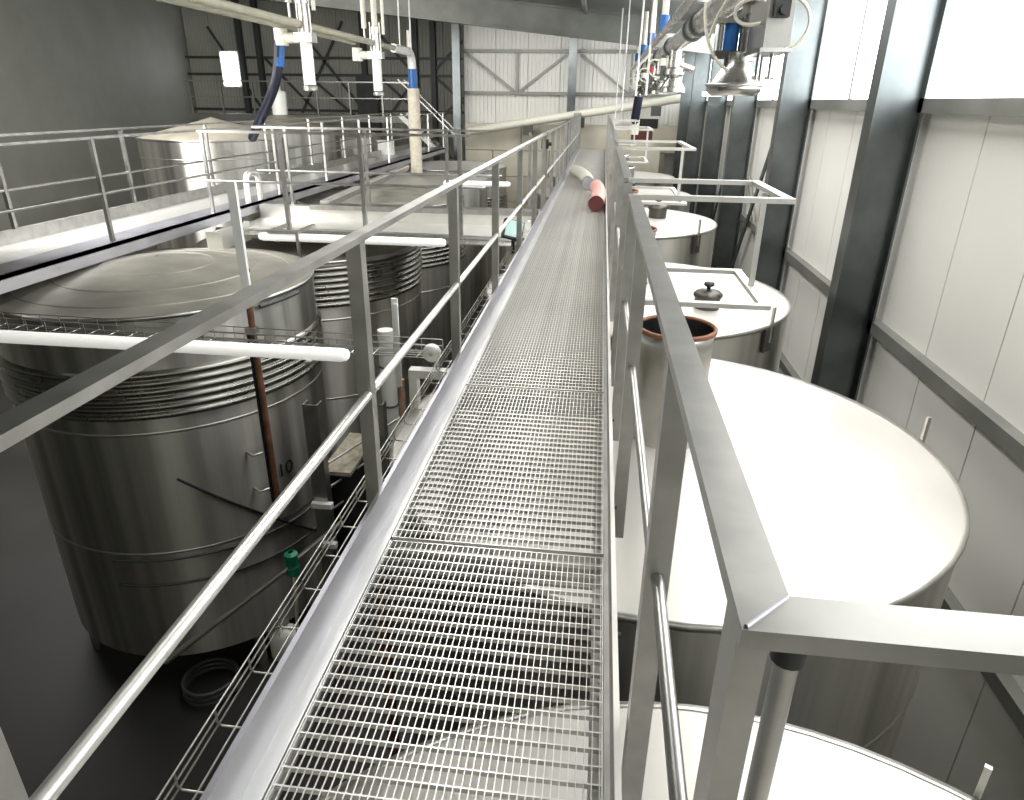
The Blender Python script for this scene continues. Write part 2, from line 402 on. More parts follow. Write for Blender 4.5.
def hoop(ya, yb, label, xo_=.88):
    h = thing('guard_hoop', label, 'guard rail', (xo_, (ya+yb)/2, 0), 'guard hoops over the right hand tanks')
    for z, nm, xe in ((RZ-.0105, 'top_rail', xo_), (.58, 'lower_rail', xo_-.03)):
        MB().bar((rx, ya, z), (xe+.025, ya, z), .045, .024).build(nm, HOOPM, h)
        MB().bar((rx, yb, z), (xe+.025, yb, z), .045, .024).build(nm, HOOPM, h)
        MB().bar((xe, ya+.02, z), (xe, yb-.02, z), .045, .024).build(nm, HOOPM, h)
    MB().box((xo_-.04, (ya+yb)/2-.014, .57), (xo_-.012, (ya+yb)/2+.014, RZ-.02)).build('post', HOOPM, h)
    return h
hoop(3.42, 4.19, 'nearest square guard hoop jutting right from the right railing, over the open neck')
rm = thing('middle_right_railing', 'middle stretch of right handrail between the two near guard hoops', 'railing', (rx, 5.6, 0))
rail_bar(MB(), (rx, 4.19, RZ-.0105), (rx, 7.16, RZ-.0105)).build('top_rail', RAILM, rm)
for y in (4.2, 5.65, 7.14): post(rm, rx, y, -.2)
MB().tube([(rx, 4.2, .575), (rx, 7.14, .575)], .0135, 12).build('mid_rail', RAILM, rm)
hoop(7.16, 8.5, 'second guard hoop from the front on the right railing, above the middle tank')
rf = thing('far_right_railing', 'far stretch of right handrail beyond the second guard hoop', 'railing', (rx, 16, 0))
rail_bar(MB(), (rx, 8.5, RZ-.0105), (rx, 24.6, RZ-.0105)).build('top_rail', RAILM, rf)
for k in range(12): post(rf, rx, 8.52+k*1.46, -.2)
MB().tube([(rx, 8.5, .575), (rx, 24.6, .575)], .0135, 12).build('mid_rail', RAILM, rf)
hoop(12.2, 13.4, 'third guard hoop from the front, small, beside the far right railing', .8)
hoop(17.4, 18.6, 'farthest guard hoop on the right, close to the end wall', .8)
sp = thing('capped_pole', 'round steel pole with black cap under the mitred rail corner', 'pole', (.262, .69, -.45))
MB().tube([(.268, .69, -.44), (.268, .69, .885)], .0155, 16).build('tube', RAILM, sp)
MB().tube([(.268, .69, .87), (.268, .69, .90)], .021, 14).box((.255, .675, .90), (.30, .705, .92)).build('cap', BLACK, sp)

# ================================================================== TANKS
def cooling(mb, c, r, z0, n, pitch, depth=.035):
    prof = []
    for i in range(n):
        for j in range(8):
            a = j/8; prof.append((r+.006+depth*math.sin(PI*a)**.7, z0-pitch*(i+a)))
    prof.append((r+.002, z0-pitch*n)); prof.insert(0, (r, z0+.004))
    mb.lathe(prof[::-1], (c[0], c[1], 0), 72)
def clampbox(parent, c, r, ang, z, s=1.0):
    d = Vector((math.cos(ang), math.sin(ang), 0)); p = Vector((c[0], c[1], 0))+d*(r+.012*s); tg = Vector((-d.y, d.x, 0))
    pl = MB().bar(p+Vector((0, 0, z-.22*s)), p+Vector((0, 0, z-.02*s)), .12*s, .02*s, d).build('lid_clamp', POTM, parent)
    MB().bar(p+d*.015+Vector((0, 0, z-.14*s)), p+d*.02+Vector((0, 0, z+.16*s)), .025*s, .02*s, d).build('clamp_handle', STEEL, pl)
    return pl
def tank(label, c, r, zt, cone, lidm=LIDM, jacket=None, neck=None, legs=True, seams=(), clamps=(), group=None, zb=FZ+.5):
    t = thing('wine_tank', label, 'tank', (c[0], c[1], FZ), group)
    MB().lathe([(r, zb), (r, zt)], (c[0], c[1], 0), 72).build('shell', TANKM, t)
    prof = [(.02, zt+cone)]+[(r*k/6, zt+cone*(1-k/6)) for k in range(1, 7)]
    MB().lathe(prof[::-1], (c[0], c[1], 0), 72).build('lid', lidm, t)
    rim = [(r-.01, zt+.004), (r+.012, zt+.006), (r+.018, zt-.012), (r+.012, zt-.034), (r, zt-.036)]
    MB().lathe(rim[::-1], (c[0], c[1], 0), 72).build('rim', STEEL, t)
    MB().lathe([(r, zb), (.3, zb-.12), (.05, zb-.14)][::-1], (c[0], c[1], 0), 48).build('bottom', TANKM, t)
    for z in seams:
        MB().lathe([(r+.001, z-.014), (r+.007, z-.006), (r+.007, z+.006), (r+.001, z+.014)], (c[0], c[1], 0), 72).build('seam', STEEL, t)
    if jacket:
        for z0, n, pitch in jacket:
            m_ = MB(); cooling(m_, c, r, z0, n, pitch); m_.build('cooling_jacket', JACKET, t)
    if legs:
        for k in range(4):
            a = PI/4+k*PI/2; x, y_ = c[0]+(r-.1)*math.cos(a), c[1]+(r-.1)*math.sin(a)
            MB().tube([(x, y_, FZ), (x, y_, zb+.02)], .06, 10).build('leg', STEEL, t)
    for a, s in clamps: clampbox(t, c, r, a, zt, s)
    if neck:
        nx, ny, nr, nh, gm = neck; zb_ = zt+cone*(1-math.hypot(nx-c[0], ny-c[1])/r)-.03
        MB().lathe([(nr*.94, zb_), (nr*.97, zb_+nh*.9), (nr, zb_+nh), (nr-.012, zb_+nh)], (nx, ny, 0), 48).build('neck', STEEL, t)
        MB().lathe([(nr-.012, zb_+nh), (nr*.95-.012, zb_+nh-.2)], (nx, ny, 0), 48).build('neck_inside', GALV, t)  # darker metal than the neck, shade inside put into the colour
        MB().lathe([(.005, zb_+nh-.2), (nr*.95-.012, zb_+nh-.2)], (nx, ny, 0), 40).build('neck_shade_disc', DKRED, t)  # dark disc added inside, standing in for shade in the open neck
        if gm:
            zc = zb_+nh
            MB().lathe([(nr-.014, zc-.004), (nr-.012, zc+.008), (nr+.003, zc+.010), (nr+.009, zc+.003), (nr+.008, zc-.014), (nr-.002, zc-.016)][::-1], (nx, ny, 0), 48).build('gasket', gm, t)
    return t
def seam_lines(t, c, r, zt, cone, angs):
    for a in angs:
        MB().bar((c[0]+.25*math.cos(a), c[1]+.25*math.sin(a), zt+cone*(1-.25/r)+.001), (c[0]+r*.98*math.cos(a), c[1]+r*.98*math.sin(a), zt+cone*.02+.001), .02, .003).build('lid_seam', STEEL, t)

t0 = tank('closest right tank lid, at the foot of the right railing and under the grating', (.42, .285), 1.56, -.46, .04, clamps=((1.0, .8),), legs=True)
t1 = tank('big white lidded tank right of the near railing, tall open neck in its middle', (.47, 3.93), 1.66, -.45, .05,
          neck=(.50, 3.93, .225, .73, GASKET), clamps=((.15, 1),), seams=(-1.4,))
t2 = tank('second white lidded right tank, behind the open neck, with lid clamp on its side', (.44, 7.46), 1.61, -.40, .05,
          neck=(.42, 7.75, .235, .62, GASKET), clamps=((-.72, 1.15),), seams=(-1.3,))
t3 = tank('third white lidded right tank beyond the guard hoop, its bright side showing', (.30, 11.6), 1.6, -.27, .05,
          neck=(.42, 12.1, .235, .4, GASKET), clamps=((-.75, 1.3),))
t4 = tank('fourth right tank, only its lid showing behind the guard hoop bars', (.3, 15.1), 1.6, -.27, .05, neck=(.5, 15.6, .235, .5, None))
t5 = tank('last right tank, nearest the end wall, with little of its lid showing', (.3, 18.9), 1.6, -.27, .05, neck=(.5, 19.2, .235, .5, None))
for t_, c_, r_ in ((t1, (.55, 3.9), 1.67), (t2, (.3, 7.5), 1.72)): pass
def pot_cap(label, loc, s=1.0):
    x, y_, z = loc; t = thing('vent_cap', label, 'vent cap', loc, 'pot shaped vent caps')
    MB().lathe([(.13*s, z), (.135*s, z+.13*s), (.12*s, z+.14*s), (.12*s, z)], (x, y_, 0), 28, True).build('pot', POTM, t)
    MB().lathe([(.15*s, z+.13*s), (.152*s, z+.155*s), (.12*s, z+.185*s), (.03*s, z+.205*s), (.001, z+.206*s)][::-1], (x, y_, 0), 28).build('cover', POTM, t)
    MB().lathe([(.02*s, z+.20*s), (.02*s, z+.225*s), (.055*s, z+.245*s), (.05*s, z+.275*s), (.001, z+.28*s)][::-1], (x, y_, 0), 20).build('knob', BLACK, t)
    return t
pot_cap('steel pot shaped vent cap with black knob on the second tank lid', (1.14, 6.85, -.385), .95)
pot_cap('smaller vent cap standing on the third tank lid beside its neck', (.98, 11.75, -.24), 1.1)
pot_cap('far vent cap on the fourth tank, seen above the guard hoop', (.6, 15.2, -.24), 1.1)

TC = (-4.55, 6.65); TR = 1.55; TZ = -.25
tl1 = tank('left tank numbered 10 with ribbed cooling jacket, nearest the camera', TC, TR, TZ, .22, DULLLID,
           jacket=((-.75, 6, .078),), seams=(-1.36, -2.68))
def on_tank(c, r, ang, z): return Matrix.Translation((c[0]+r*math.cos(ang), c[1]+r*math.sin(ang), z)) @ Matrix.Rotation(ang+PI/2, 4, 'Z') @ Matrix.Rotation(PI/2, 4, 'X')
text('number', '10', .215, INK, tl1, on_tank(TC, TR+.008, -.418, -2.11))
def round_tank(c, r, a0, z0, a1, z1, n=14, rad=.014):
    return [(c[0]+(r+rad)*math.cos(a0+(a1-a0)*k/n), c[1]+(r+rad)*math.sin(a0+(a1-a0)*k/n), z0+(z1-z0)*k/n) for k in range(n+1)]
MB().tube(round_tank(TC, TR+.03, -.46, -.31, -.12, -.30, 10, .02), .02, 8).build('handle', DARKS, tl1)
MB().tube(round_tank(TC, TR, -1.1, -1.85, -.2, -3.1), .014, 8).build('cable', BLACK, tl1)
for z in (-2.75, -3.05): MB().tube(round_tank(TC, TR, -1.6, z, -.1, z), .014, 8).build('hoop_pipe', DARKS, tl1)
for a, z in ((-.66, -2.17), (-.67, -1.75)):
    MB().tube([(TC[0]+TR*math.cos(a), TC[1]+TR*math.sin(a), z), (TC[0]+(TR+.12)*math.cos(a), TC[1]+(TR+.12)*math.sin(a), z), (TC[0]+(TR+.12)*math.cos(a+.06), TC[1]+(TR+.12)*math.sin(a+.06), z)], .014, 8).build('sample_tap', STEEL, tl1)
for k in (.35, .62, .85):
    rr_ = TR*k; zc = TZ+.22*(1-k)
    MB().lathe([(rr_-.012, zc), (rr_, zc+.012), (rr_+.012, zc-.004)][::-1], (TC[0], TC[1], 0), 64).build('lid_ring', DULLLID, tl1)
tl2 = tank('second left tank, black ribbed cooling jacket right under its rim', (-4.25, 9.95), 1.6, -.46, .08, DULLLID, jacket=((-.52, 7, .08),), seams=(-1.25, -2.4))
tl3 = tank('third left tank, its dull ringed lid showing beyond the cross walkway', (-4.2, 13.4), 1.6, -.25, .12, DULLLID, jacket=((-.8, 7, .08),), seams=(-1.8,))
for k in (.45, .75):
    rr_ = 1.6*k; zc = -.25+.12*(1-k)
    MB().lathe([(rr_-.012, zc), (rr_, zc+.012), (rr_+.012, zc-.004)][::-1], (-4.2, 13.4, 0), 64).build('lid_ring', DULLLID, tl3)
tank('fourth left tank with bright shell, behind the third along the catwalk', (-4.3, 17.0), 1.6, -.25, .08, LIDM, jacket=((-1.0, 6, .08),))
tank('fifth left tank, close to the end wall', (-4.3, 20.6), 1.6, -.25, .08, LIDM, jacket=((-1.0, 6, .08),))
# tall tanks beyond the second catwalk
u1 = tank('tall cone topped tank beyond the left catwalk, at the left edge', (-8.6, 15.4), 1.55, .68, .4, CONEM, seams=(.3,))
u2 = tank('tall cone topped tank with white filter pot on its peak', (-8.8, 19.4), 1.55, .7, .42, CONEM, seams=(.3,))
u3 = tank('tall cone topped tank farthest along the left catwalk', (-8.6, 23.0), 1.5, .4, .4, CONEM)
fp = thing('filter_pot', 'white cylindrical pot standing on a tank peak', 'pot', (-8.8, 19.4, 1.08))
MB().lathe([(.01, 1.06), (.2, 1.06), (.21, 1.62), (.18, 1.66), (.01, 1.67)], (-8.8, 19.4, 0), 24, True).build('body', WHITEP, fp)
MB().lathe([(.08, 1.65), (.08, 1.8), (.04, 1.82), (.01, 1.82)], (-8.8, 19.4, 0), 16, True).build('cap', IVORY, fp)

# level gauges and pipes in front of the left tanks
g = thing('level_gauge', 'tall level gauge staff with white head and rust brown tube before tank 10', 'gauge', (-2.43, 4.5, -3))
MB().bar((-2.42, 4.46, .22), (-2.42, 4.46, .99), .06, .03, (0, 1, 0)).build('white_board', WHITEP, g, label='white painted upper board')
for z in (.38, .72): MB().box((-2.452, 4.48, z), (-2.388, 4.487, z+.025)).build('clip', DARKS, g)
MB().tube([(-2.435, 4.49, -1.5), (-2.435, 4.49, .45)], .024, 10).build('tube', RUST, g, label='rust brown tube')
MB().tube([(-2.48, 4.5, -1.6), (-2.48, 4.5, -.05)], .014, 8).build('cable', BLACK, g)
MB().box((-2.47, 4.435, -.06), (-2.39, 4.5, -.02)).build('bracket', STEEL, g)
g = thing('level_gauge', 'second level gauge staff, flat grey head over a flaking orange tube', 'gauge', (-1.72, 5.4, -3))
MB().bar((-1.64, 5.4, -.82), (-1.64, 5.4, -.02), .05, .03, (0, 1, 0)).box((-1.635, 5.37, -.8), (-1.61, 5.4, -.06)).build('grey_board', WHITEP, g)
MB().tube([(-1.625, 5.41, -1.9), (-1.625, 5.41, -.75)], .028, 10).build('tube', ORANGE, g, label='orange flaking tube')
MB().tube([(-1.72, 5.42, -1.95), (-2.75, 8.9, -1.95)], .02, 8).build('bracket', STEEL, g)

# ================================================================== CABLE TRAYS, LAMPS, CROSS WALKWAY
def wire_tray(name, label, p, q, wd, ht, step, side_open=None):
    t = thing(name, label, 'cable tray', p); p, q = Vector(p), Vector(q); d = (q-p); ln = d.length; d.normalize(); s_ = Vector((-d.y, d.x, 0)); up = Vector((0, 0, 1))
    m_ = MB()
    for a, b in ((0, ht), (0, ht*.5), (0, 0), (wd*.33, 0), (wd*.66, 0), (wd, 0), (wd, ht*.5), (wd, ht)):
        m_.tube([p+s_*a+up*b, q+s_*a+up*b], .0035, 6)
    m_.build('long_wires', STEEL, t)
    rb = MB().tube([p+up*ht, p+up*.012, p+s_*.012, p+s_*(wd-.012), p+s_*wd+up*.012, p+s_*wd+up*ht], .0035, 6).build('rib_wire', STEEL, t)
    copies(rb, [d*(step*i) for i in range(1, int(ln/step)+1)], t)
    return t
wire_tray('wire_cable_tray', 'wire basket cable tray running along the outside of the left kick plate', (-.83, .9, -.135), (-.83, 9.3, -.135), .155, .06, .2)
wire_tray('wire_cable_tray', 'wire basket cable tray crossing from tank 10 to the catwalk behind the near lamp', (-1.02, 4.3, -.12), (-4.6, 4.36, -.10), -.14, .09, .155)
def lamp(label, x0, x1, y, z, r=.047):
    t = thing('tube_lamp', label, 'lamp', ((x0+x1)/2, y, z), 'white weatherproof tube lamps')
    prof = [math.pi*2*k/14 for k in range(14)]
    m_ = MB(); n = 14; vs = []; xs = [x0, x0+.012, x0+.05, x1-.05, x1-.012, x1]; sc = [.55, .85, 1, 1, .85, .55]
    for x, s in zip(xs, sc): vs += [(x, y+r*1.25*s*math.cos(a), z+r*s*math.sin(a)*.9) for a in prof]
    m_.add(vs, [(i*n+k, (i+1)*n+k, (i+1)*n+(k+1) % n, i*n+(k+1) % n) for i in range(5) for k in range(n)], True)
    m_.add(vs[:n], [tuple(range(n))]); m_.add(vs[-n:], [tuple(range(n))[::-1]])
    m_.build('body', LAMPW, t)
    for x in (x0+.25, x1-.25): MB().box((x-.02, y-.065, z-.05), (x+.02, y+.065, z-.035)).build('clip', STEEL, t)
    return t
lamp('white tube lamp in front of tank 10, its rounded end by the left railing', -4.3, -1.53, 3.97, -.005)
lamp('white tube lamp under the edge of the cross walkway, beyond the second post', -4.2, -1.82, 8.25, -.1, .055)
lamp('small white tube lamp farther on, seen between the left posts at the beige wall', -3.0, -1.7, 13.6, .02, .055)
rc = thing('round_end_light', 'round white lamp head at the catwalk end of the cross tray', 'lamp', (-1.05, 4.3, -.08))
MB().lathe([(.01, .03), (.05, .028), (.062, .01), (.062, -.02), (.05, -.03), (.01, -.03)], (-1.05, 4.24, -.06), 20, axis=Matrix.Rotation(PI/2, 3, 'X')).build('head', WHITEP, rc)
MB().box((-1.03, 4.22, -.22), (-1.01, 4.28, -.05)).build('bracket', STEEL, rc)
ts = thing('tray_support', 'white bent channel bracket carrying the cross tray beside the catwalk', 'bracket', (-1.2, 4.2, -.6))
MB().box((-1.185, 4.12, -.2), (-.80, 4.2, -.145)).build('arm', WHITEP, ts); MB().box((-1.185, 4.12, -.42), (-1.13, 4.2, -.2)).build('leg', WHITEP, ts)

xw = thing('cross_walkway', 'cross walkway bridging from the left catwalk to the main one behind the second post', 'walkway', (-3, 9.4, -.2))
MB().box((-5.06, 10.05, -.28), (-.86, 10.2, .02)).build('far_beam', LSTEEL, xw)
MB().box((-4.63, 7.9, -.24), (-4.57, 8.74, .0)).box((-4.7, 7.88, -.24), (-4.5, 7.9, .0)).build('end_beam', LSTEEL, xw)
MB().box((-4.25, 10.0, -.02), (-.86, 10.24, .05)).build('far_cap', RAILM, xw)
MB().box((-5.06, 8.8, -.2), (-.86, 10.05, -.17)).build('deck', LSTEEL, xw)
MB().box((-5.06, 8.74, -.22), (-.86, 8.8, -.1)).build('near_beam', RAILM, xw)
for x in (-4.02, -2.98, -1.72): MB().box((x-.025, 8.715, -.22), (x+.025, 8.765, 1.09)).build('post', RAILM, xw)
for x in (-4.6, -3.4, -2.2, -1.0): MB().box((x-.02, 10.2, -.1), (x+.02, 10.24, 1.09)).build('post', RAILM, xw)
for yy in (8.74, 10.22):
    MB().bar((-5.1, yy, 1.1), (-1.6, yy, 1.1), .04, .03).build('top_rail', RAILM, xw)
    MB().tube([(-5.1, yy, .5), (-1.4, yy, .5)], .017, 8).build('mid_rail', RAILM, xw)
wire_tray('wire_cable_tray', 'wire basket cable tray along the near edge of the cross walkway', (-1.0, 8.52, -.16), (-4.6, 8.56, -.14), -.14, .08, .155)

fb = MB().box((-4.06, 8.18, -.05), (-3.66, 8.22, -.01)).box((-3.7, 8.18, -.38), (-3.66, 8.22, -.05)).box((-4.06, 8.22, -.05), (-4.02, 8.74, -.01)).box((-3.7, 8.22, -.05), (-3.66, 8.74, -.01)).build('hanger_frame', RAILM, xw)
lch = thing('pale_channel', 'pale channel running over the third left tank, parallel to the second catwalk', 'channel', (-4.25, 12, 0))
MB().bar((-4.1, 10.2, .07), (-4.5, 16.4, .07), .12, .035).build('top', LSTEEL, lch); MB().bar((-4.04, 10.25, .02), (-4.44, 16.4, .02), .012, .08).build('side', RAILM, lch)
# second catwalk, left
lc = thing('left_catwalk', 'parallel second catwalk behind the left tanks, grey channel sides and thin rails', 'walkway', (-6, 10, 0))
MB().box((-5.16, 4.5, -.09), (-5.1, 24, .05)).box((-5.5, 4.5, .02), (-5.1, 24, .05)).build('side_channel', KICKM, lc)
MB().box((-6.36, 4.5, -.09), (-6.3, 24, .15)).build('side_channel', RAILM, lc)
MB().box((-6.3, 4.5, -.03), (-5.5, 24, .01)).build('deck', GRATE, lc)
for x in (-5.2, -6.33):
    MB().bar((x, 4.5, 1.1), (x, 24, 1.1), .035, .025).build('top_rail', RAILM, lc)
    MB().tube([(x, 4.5, .55), (x, 24, .55)], .014, 8).build('mid_rail', RAILM, lc)
    for k in range(10): MB().box((x-.02, 4.8+k*2.1-.02, .0), (x+.02, 4.8+k*2.1+.02, 1.09)).build('post', RAILM, lc)
MB().tube([(-5.2, 10.02, .05), (-5.2, 10.02, .36), (-5.2, 10.07, .44), (-5.2, 10.2, .47), (-5.2, 10.36, .44), (-5.2, 10.42, .36), (-5.2, 10.42, .05)], .045, 10).build('loop_pipe', LSTEEL, lc)
# third, highest walkway with stair against the dark wall
hw = thing('upper_gallery', 'upper gallery with thin rails and stair against the dark bracing at the left', 'walkway', (-11, 25, 1))
MB().box((-14.5, 24.6, .75), (-6.2, 25.8, .95)).build('deck', BEAM, hw)
for k in range(8): MB().box((-14.4+k*1.15, 24.6, .95), (-14.35+k*1.15, 24.65, 2.0)).build('post', RAILM, hw)
MB().bar((-14.5, 24.62, 2.0), (-6.3, 24.62, 2.0), .05, .04).build('top_rail', RAILM, hw)
MB().bar((-14.5, 24.62, 1.5), (-6.3, 24.62, 1.5), .03, .03).build('mid_rail', RAILM, hw)
for yy in (24.6, 25.4):
    MB().bar((-6.9, yy, 2.1), (-4.9, yy, .3), .04, .04).build('stair_rail', RAILM, hw)
    MB().bar((-6.9, yy, 1.0), (-4.9, yy, -.8), .04, .16).build('stair_stringer', RAILM, hw)
for k in range(8): MB().box((-6.85+k*.25, 24.6, .9-k*.225), (-6.6+k*.25, 25.4, .93-k*.225)).build('stair_tread', RAILM, hw)

# ================================================================== OVERHEAD PIPES, LEFT
px, pz = -4.32, 2.43
op = thing('overhead_pipe', 'cream overhead pipe pair on hangers above the left tanks, turning down at its end', 'pipe', (px, 10, pz))
MB().tube([(px, 5, pz+.02), (px, 15.4, pz+.02)], .05, 14).build('main_pipe', CREAMD, op)
MB().tube([(px-.28, 5, pz), (px-.28, 13.6, pz)], .035, 12).build('side_pipe', CREAMD, op)
el = [(px, 15.2, pz+.02), (px, 16.35, pz+.02)]+[(px, 16.35+.3*math.sin(a), pz-.28+.3*math.cos(a)) for a in [PI/2*k/8 for k in range(1, 9)]]+[(px, 16.65, 1.95)]
MB().tube(el, .085, 16).build('elbow', WHITEP, op)
MB().tube([(px, 16.65, 1.6), (px, 16.65, 2.12)], .10, 14).build('blue_sleeve', BLUE, op)
MB().tube([(px, 16.65, 1.72), (px, 16.65, -.13)], .135, 14).build('wrapped_drop', WRAP, op)
MB().tube([(px-.1, 16.82, -.13), (px-.1, 16.82, 2.9)], .05, 10).build('riser', IVORY, op)
for y_ in (10.5, 13.8, 16.2):
    for d in (-.14, .1): MB().tube([(px+d, y_, pz), (px+d, y_, roof_z(px)+.05)], .018, 8).build('hanger', WHITEP, op)
def doser(label, y_, ztop, zbot, blue):
    t = thing('filling_valve', label, 'valve', (px+.05, y_, zbot), 'white hanging filling valves'); x = px+.06
    MB().tube([(x, y_, zbot), (x, y_, zbot+.62)], .085, 14).build('lower_sleeve', WHITEP, t)
    MB().lathe([(.05, zbot-.03), (.1, zbot-.02), (.105, zbot+.03), (.08, zbot+.06)], (x, y_, 0), 16, True).build('nozzle', STEEL, t)
    MB().box((x-.13, y_-.1, zbot+.6), (x+.13, y_+.1, zbot+.72)).build('flange', STEEL, t)
    MB().tube([(x, y_, zbot+.72), (x, y_, zbot+1.12)], .07, 12).build('body', STEEL, t)
    MB().tube([(x-.1, y_, zbot+.66), (x-.36, y_, zbot+.66)], .07, 12).tube([(x-.36, y_, zbot+.56), (x-.36, y_, zbot+.78)], .095, 12).build('side_port', IVORY, t)
    MB().tube([(x, y_, zbot+1.12), (x, y_, ztop-.2)], .09, 14).build('actuator', STEEL, t)
    for s in (-.09, .09): MB().tube([(x+s, y_, zbot+.7), (x+s, y_, zbot+1.2)], .014, 8).build('tie_rod', STEEL, t)
    if blue: MB().tube([(x, y_, zbot+1.2), (x, y_, zbot+1.35)], .1, 12).build('blue_band', BLUE, t)
    MB().tube([(x, y_, ztop-.2), (x, y_, ztop+.9)], .05, 10).tube([(x-.2, y_, zbot+1.1), (x-.2, y_, ztop+.9)], .045, 10).tube([(x+.16, y_, zbot+1.0), (x+.16, y_, ztop+.9)], .03, 8).build('riser', IVORY, t)
doser('nearer white hanging filling valve with a blue band, above the left tanks', 10.5, 2.9, 1.62, True)
doser('farther white hanging filling valve, between the pipe elbow and the nearer valve', 13.8, 2.8, 1.58, False)
hs = MB().tube(bez((-4.66, 10.5, 2.24), (-4.7, 10.4, 1.6), (-4.75, 10.3, 1.6), (-5.6, 11.2, .9), 16), .07, 12).build('dark_hose', NAVY)
tag(hs, 'dark rubber hose with blue collar hanging from the nearer filling valve', 'hose')
MB().tube([(-4.66, 10.5, 2.2), (-4.68, 10.45, 1.9)], .075, 12).build('blue_collar', BLUE, hs)

# ================================================================== OVERHEAD PIPES, RIGHT
qx, qz = 1.0, 2.3
rp = thing('steel_pipe_run', 'overhead stainless pipe run with clamps and drop valves above the right tanks', 'pipe', (qx, 12, qz))
MB().tube([(qx, 4.6, qz), (qx, 24, qz)], .11, 18).build('main_pipe', PIPES, rp)
MB().tube([(qx-.2, 4.6, qz+.14), (qx-.2, 24, qz+.14)], .05, 14).build('thin_pipe', PIPES, rp)
for y_ in (8.7, 9.4, 12.2, 14.8, 17.2, 19.6):
    MB().tube([(qx, y_-.05, qz), (qx, y_+.05, qz)], .135, 16).build('clamp', DARKS, rp)
def drop_valve(label, y_, s=1.0, z=qz):
    t = thing('drop_valve', label, 'valve', (qx, y_, z-.65), 'stainless drop valves under the right pipe'); x = qx
    MB().tube([(x, y_, z-.08), (x, y_, z-.42)], .09, 16).build('stem', PIPES, t)
    MB().lathe([(.1, z-.32), (.15, z-.35), (.15, z-.42), (.1, z-.45)], (x, y_, 0), 20, True).build('flange', PIPES, t)
    MB().lathe([(.09, z-.45), (.17, z-.58), (.19, z-.6), (.19, z-.66), (.12, z-.68), (.01, z-.68)], (x, y_, 0), 24, True).build('bell', PIPES, t)
    MB().tube([(x-.16, y_, z-.16), (x-.16, y_, z-.5)], .04, 10).build('air_cylinder', DARKS, t)
    MB().tube([(x-.16, y_, z-.2), (x-.16, y_, z-.3)], .05, 10).build('cylinder_band', RED if s > 1 else IVORY, t)
    MB().tube(bez((x-.15, y_, z-.25), (x-.5, y_-.1, z-.1), (x-.45, y_, z-.55), (x-.1, y_, z-.45)), .012, 6).build('air_line', IVORY, t)
    MB().tube([(x+.1, y_, z-.3), (x+.28, y_, z-.36)], .05, 10).build('side_port', PIPES, t)
    MB().tube([(x-.2, y_, z+.1), (x-.2, y_, z+1.0)], .05, 10).build('riser', IVORY, t)
    MB().tube([(x-.2, y_, z+.16), (x-.2, y_, z+.36)], .07, 12).build('actuator', BLUE, t)
for y_, lb in ((11.5, 'second stainless drop valve from the front, with blue actuator, under the right pipe run'), (14.4, 'third drop valve from the front under the right pipe run'),
               (17.2, 'fourth drop valve from the front under the right pipe run'), (20.2, 'farthest drop valve under the right pipe run, near the end wall')):
    drop_valve(lb, y_, 1.2 if y_ == 14.4 else 1)
bh = MB().tube(bez((qx, 21.0, 2.22), (qx-.05, 21, 1.6), (qx-.1, 21.1, 1.3), (qx-.12, 21.2, .8)), .12, 12).build('dark_hose', NAVY)
tag(bh, 'short navy hose hanging at the far end of the right pipe run', 'hose')
MB().tube([(qx-.11, 21.19, 1.05), (qx-.12, 21.2, .65)], .14, 12).build('cuff', IVORY, bh)
# nearest valve group with box, bell and white air lines
nv = thing('filling_station', 'large near filling valve with steel box, blue cylinder, bell outlet and white air lines', 'valve', (1.0, 5.9, 1.6))
MB().add([(1.03, 5.3, 1.84), (1.2, 5.3, 1.84), (1.2, 5.9, 1.84), (1.03, 5.9, 1.84), (1.03, 5.3, 2.35), (1.2, 5.3, 2.35), (1.2, 5.9, 2.35), (1.03, 5.9, 2.35)],
         [(0,3,2,1),(4,5,6,7),(0,1,5,4),(1,2,6,5),(2,3,7,6),(3,0,4,7)]).build('steel_box', BOXM, nv)
MB().box((1.01, 5.28, 1.82), (1.22, 5.92, 1.845)).build('box_flange', PIPES, nv)
MB().box((1.06, 5.24, 2.02), (1.16, 5.3, 2.2)).tube([(1.12, 5.25, 2.06), (1.12, 5.21, 2.06)], .03, 12).build('black_switch', BLACK, nv)
MB().lathe([(.01, 1.555), (.17, 1.555), (.2, 1.58), (.21, 1.62), (.19, 1.64), (.12, 1.74), (.1, 1.78), (.1, 1.86)], (1.0, 6.05, 0), 32).build('bell_outlet', PIPES, nv)
MB().lathe([(.205, 1.615), (.225, 1.63), (.205, 1.645)], (1.0, 6.05, 0), 32).build('bell_rim', RAILM, nv)
MB().box((.82, 6.0, 1.82), (1.12, 6.2, 1.87)).build('yoke', DARKS, nv)
MB().tube([(.94, 6.1, 1.87), (.94, 6.1, 2.06)], .055, 14).build('blue_cylinder', BLUE, nv)
MB().tube([(.86, 6.1, 1.85), (.86, 6.1, 2.08)], .02, 8).tube([(1.02, 6.1, 1.85), (1.02, 6.1, 2.08)], .02, 8).box((.84, 6.03, 2.06), (1.04, 6.17, 2.09)).build('tie_rods', PIPES, nv)
MB().tube([(1.06, 6.05, 1.8), (1.06, 6.05, 2.3)], .07, 14).build('stem', PIPES, nv)
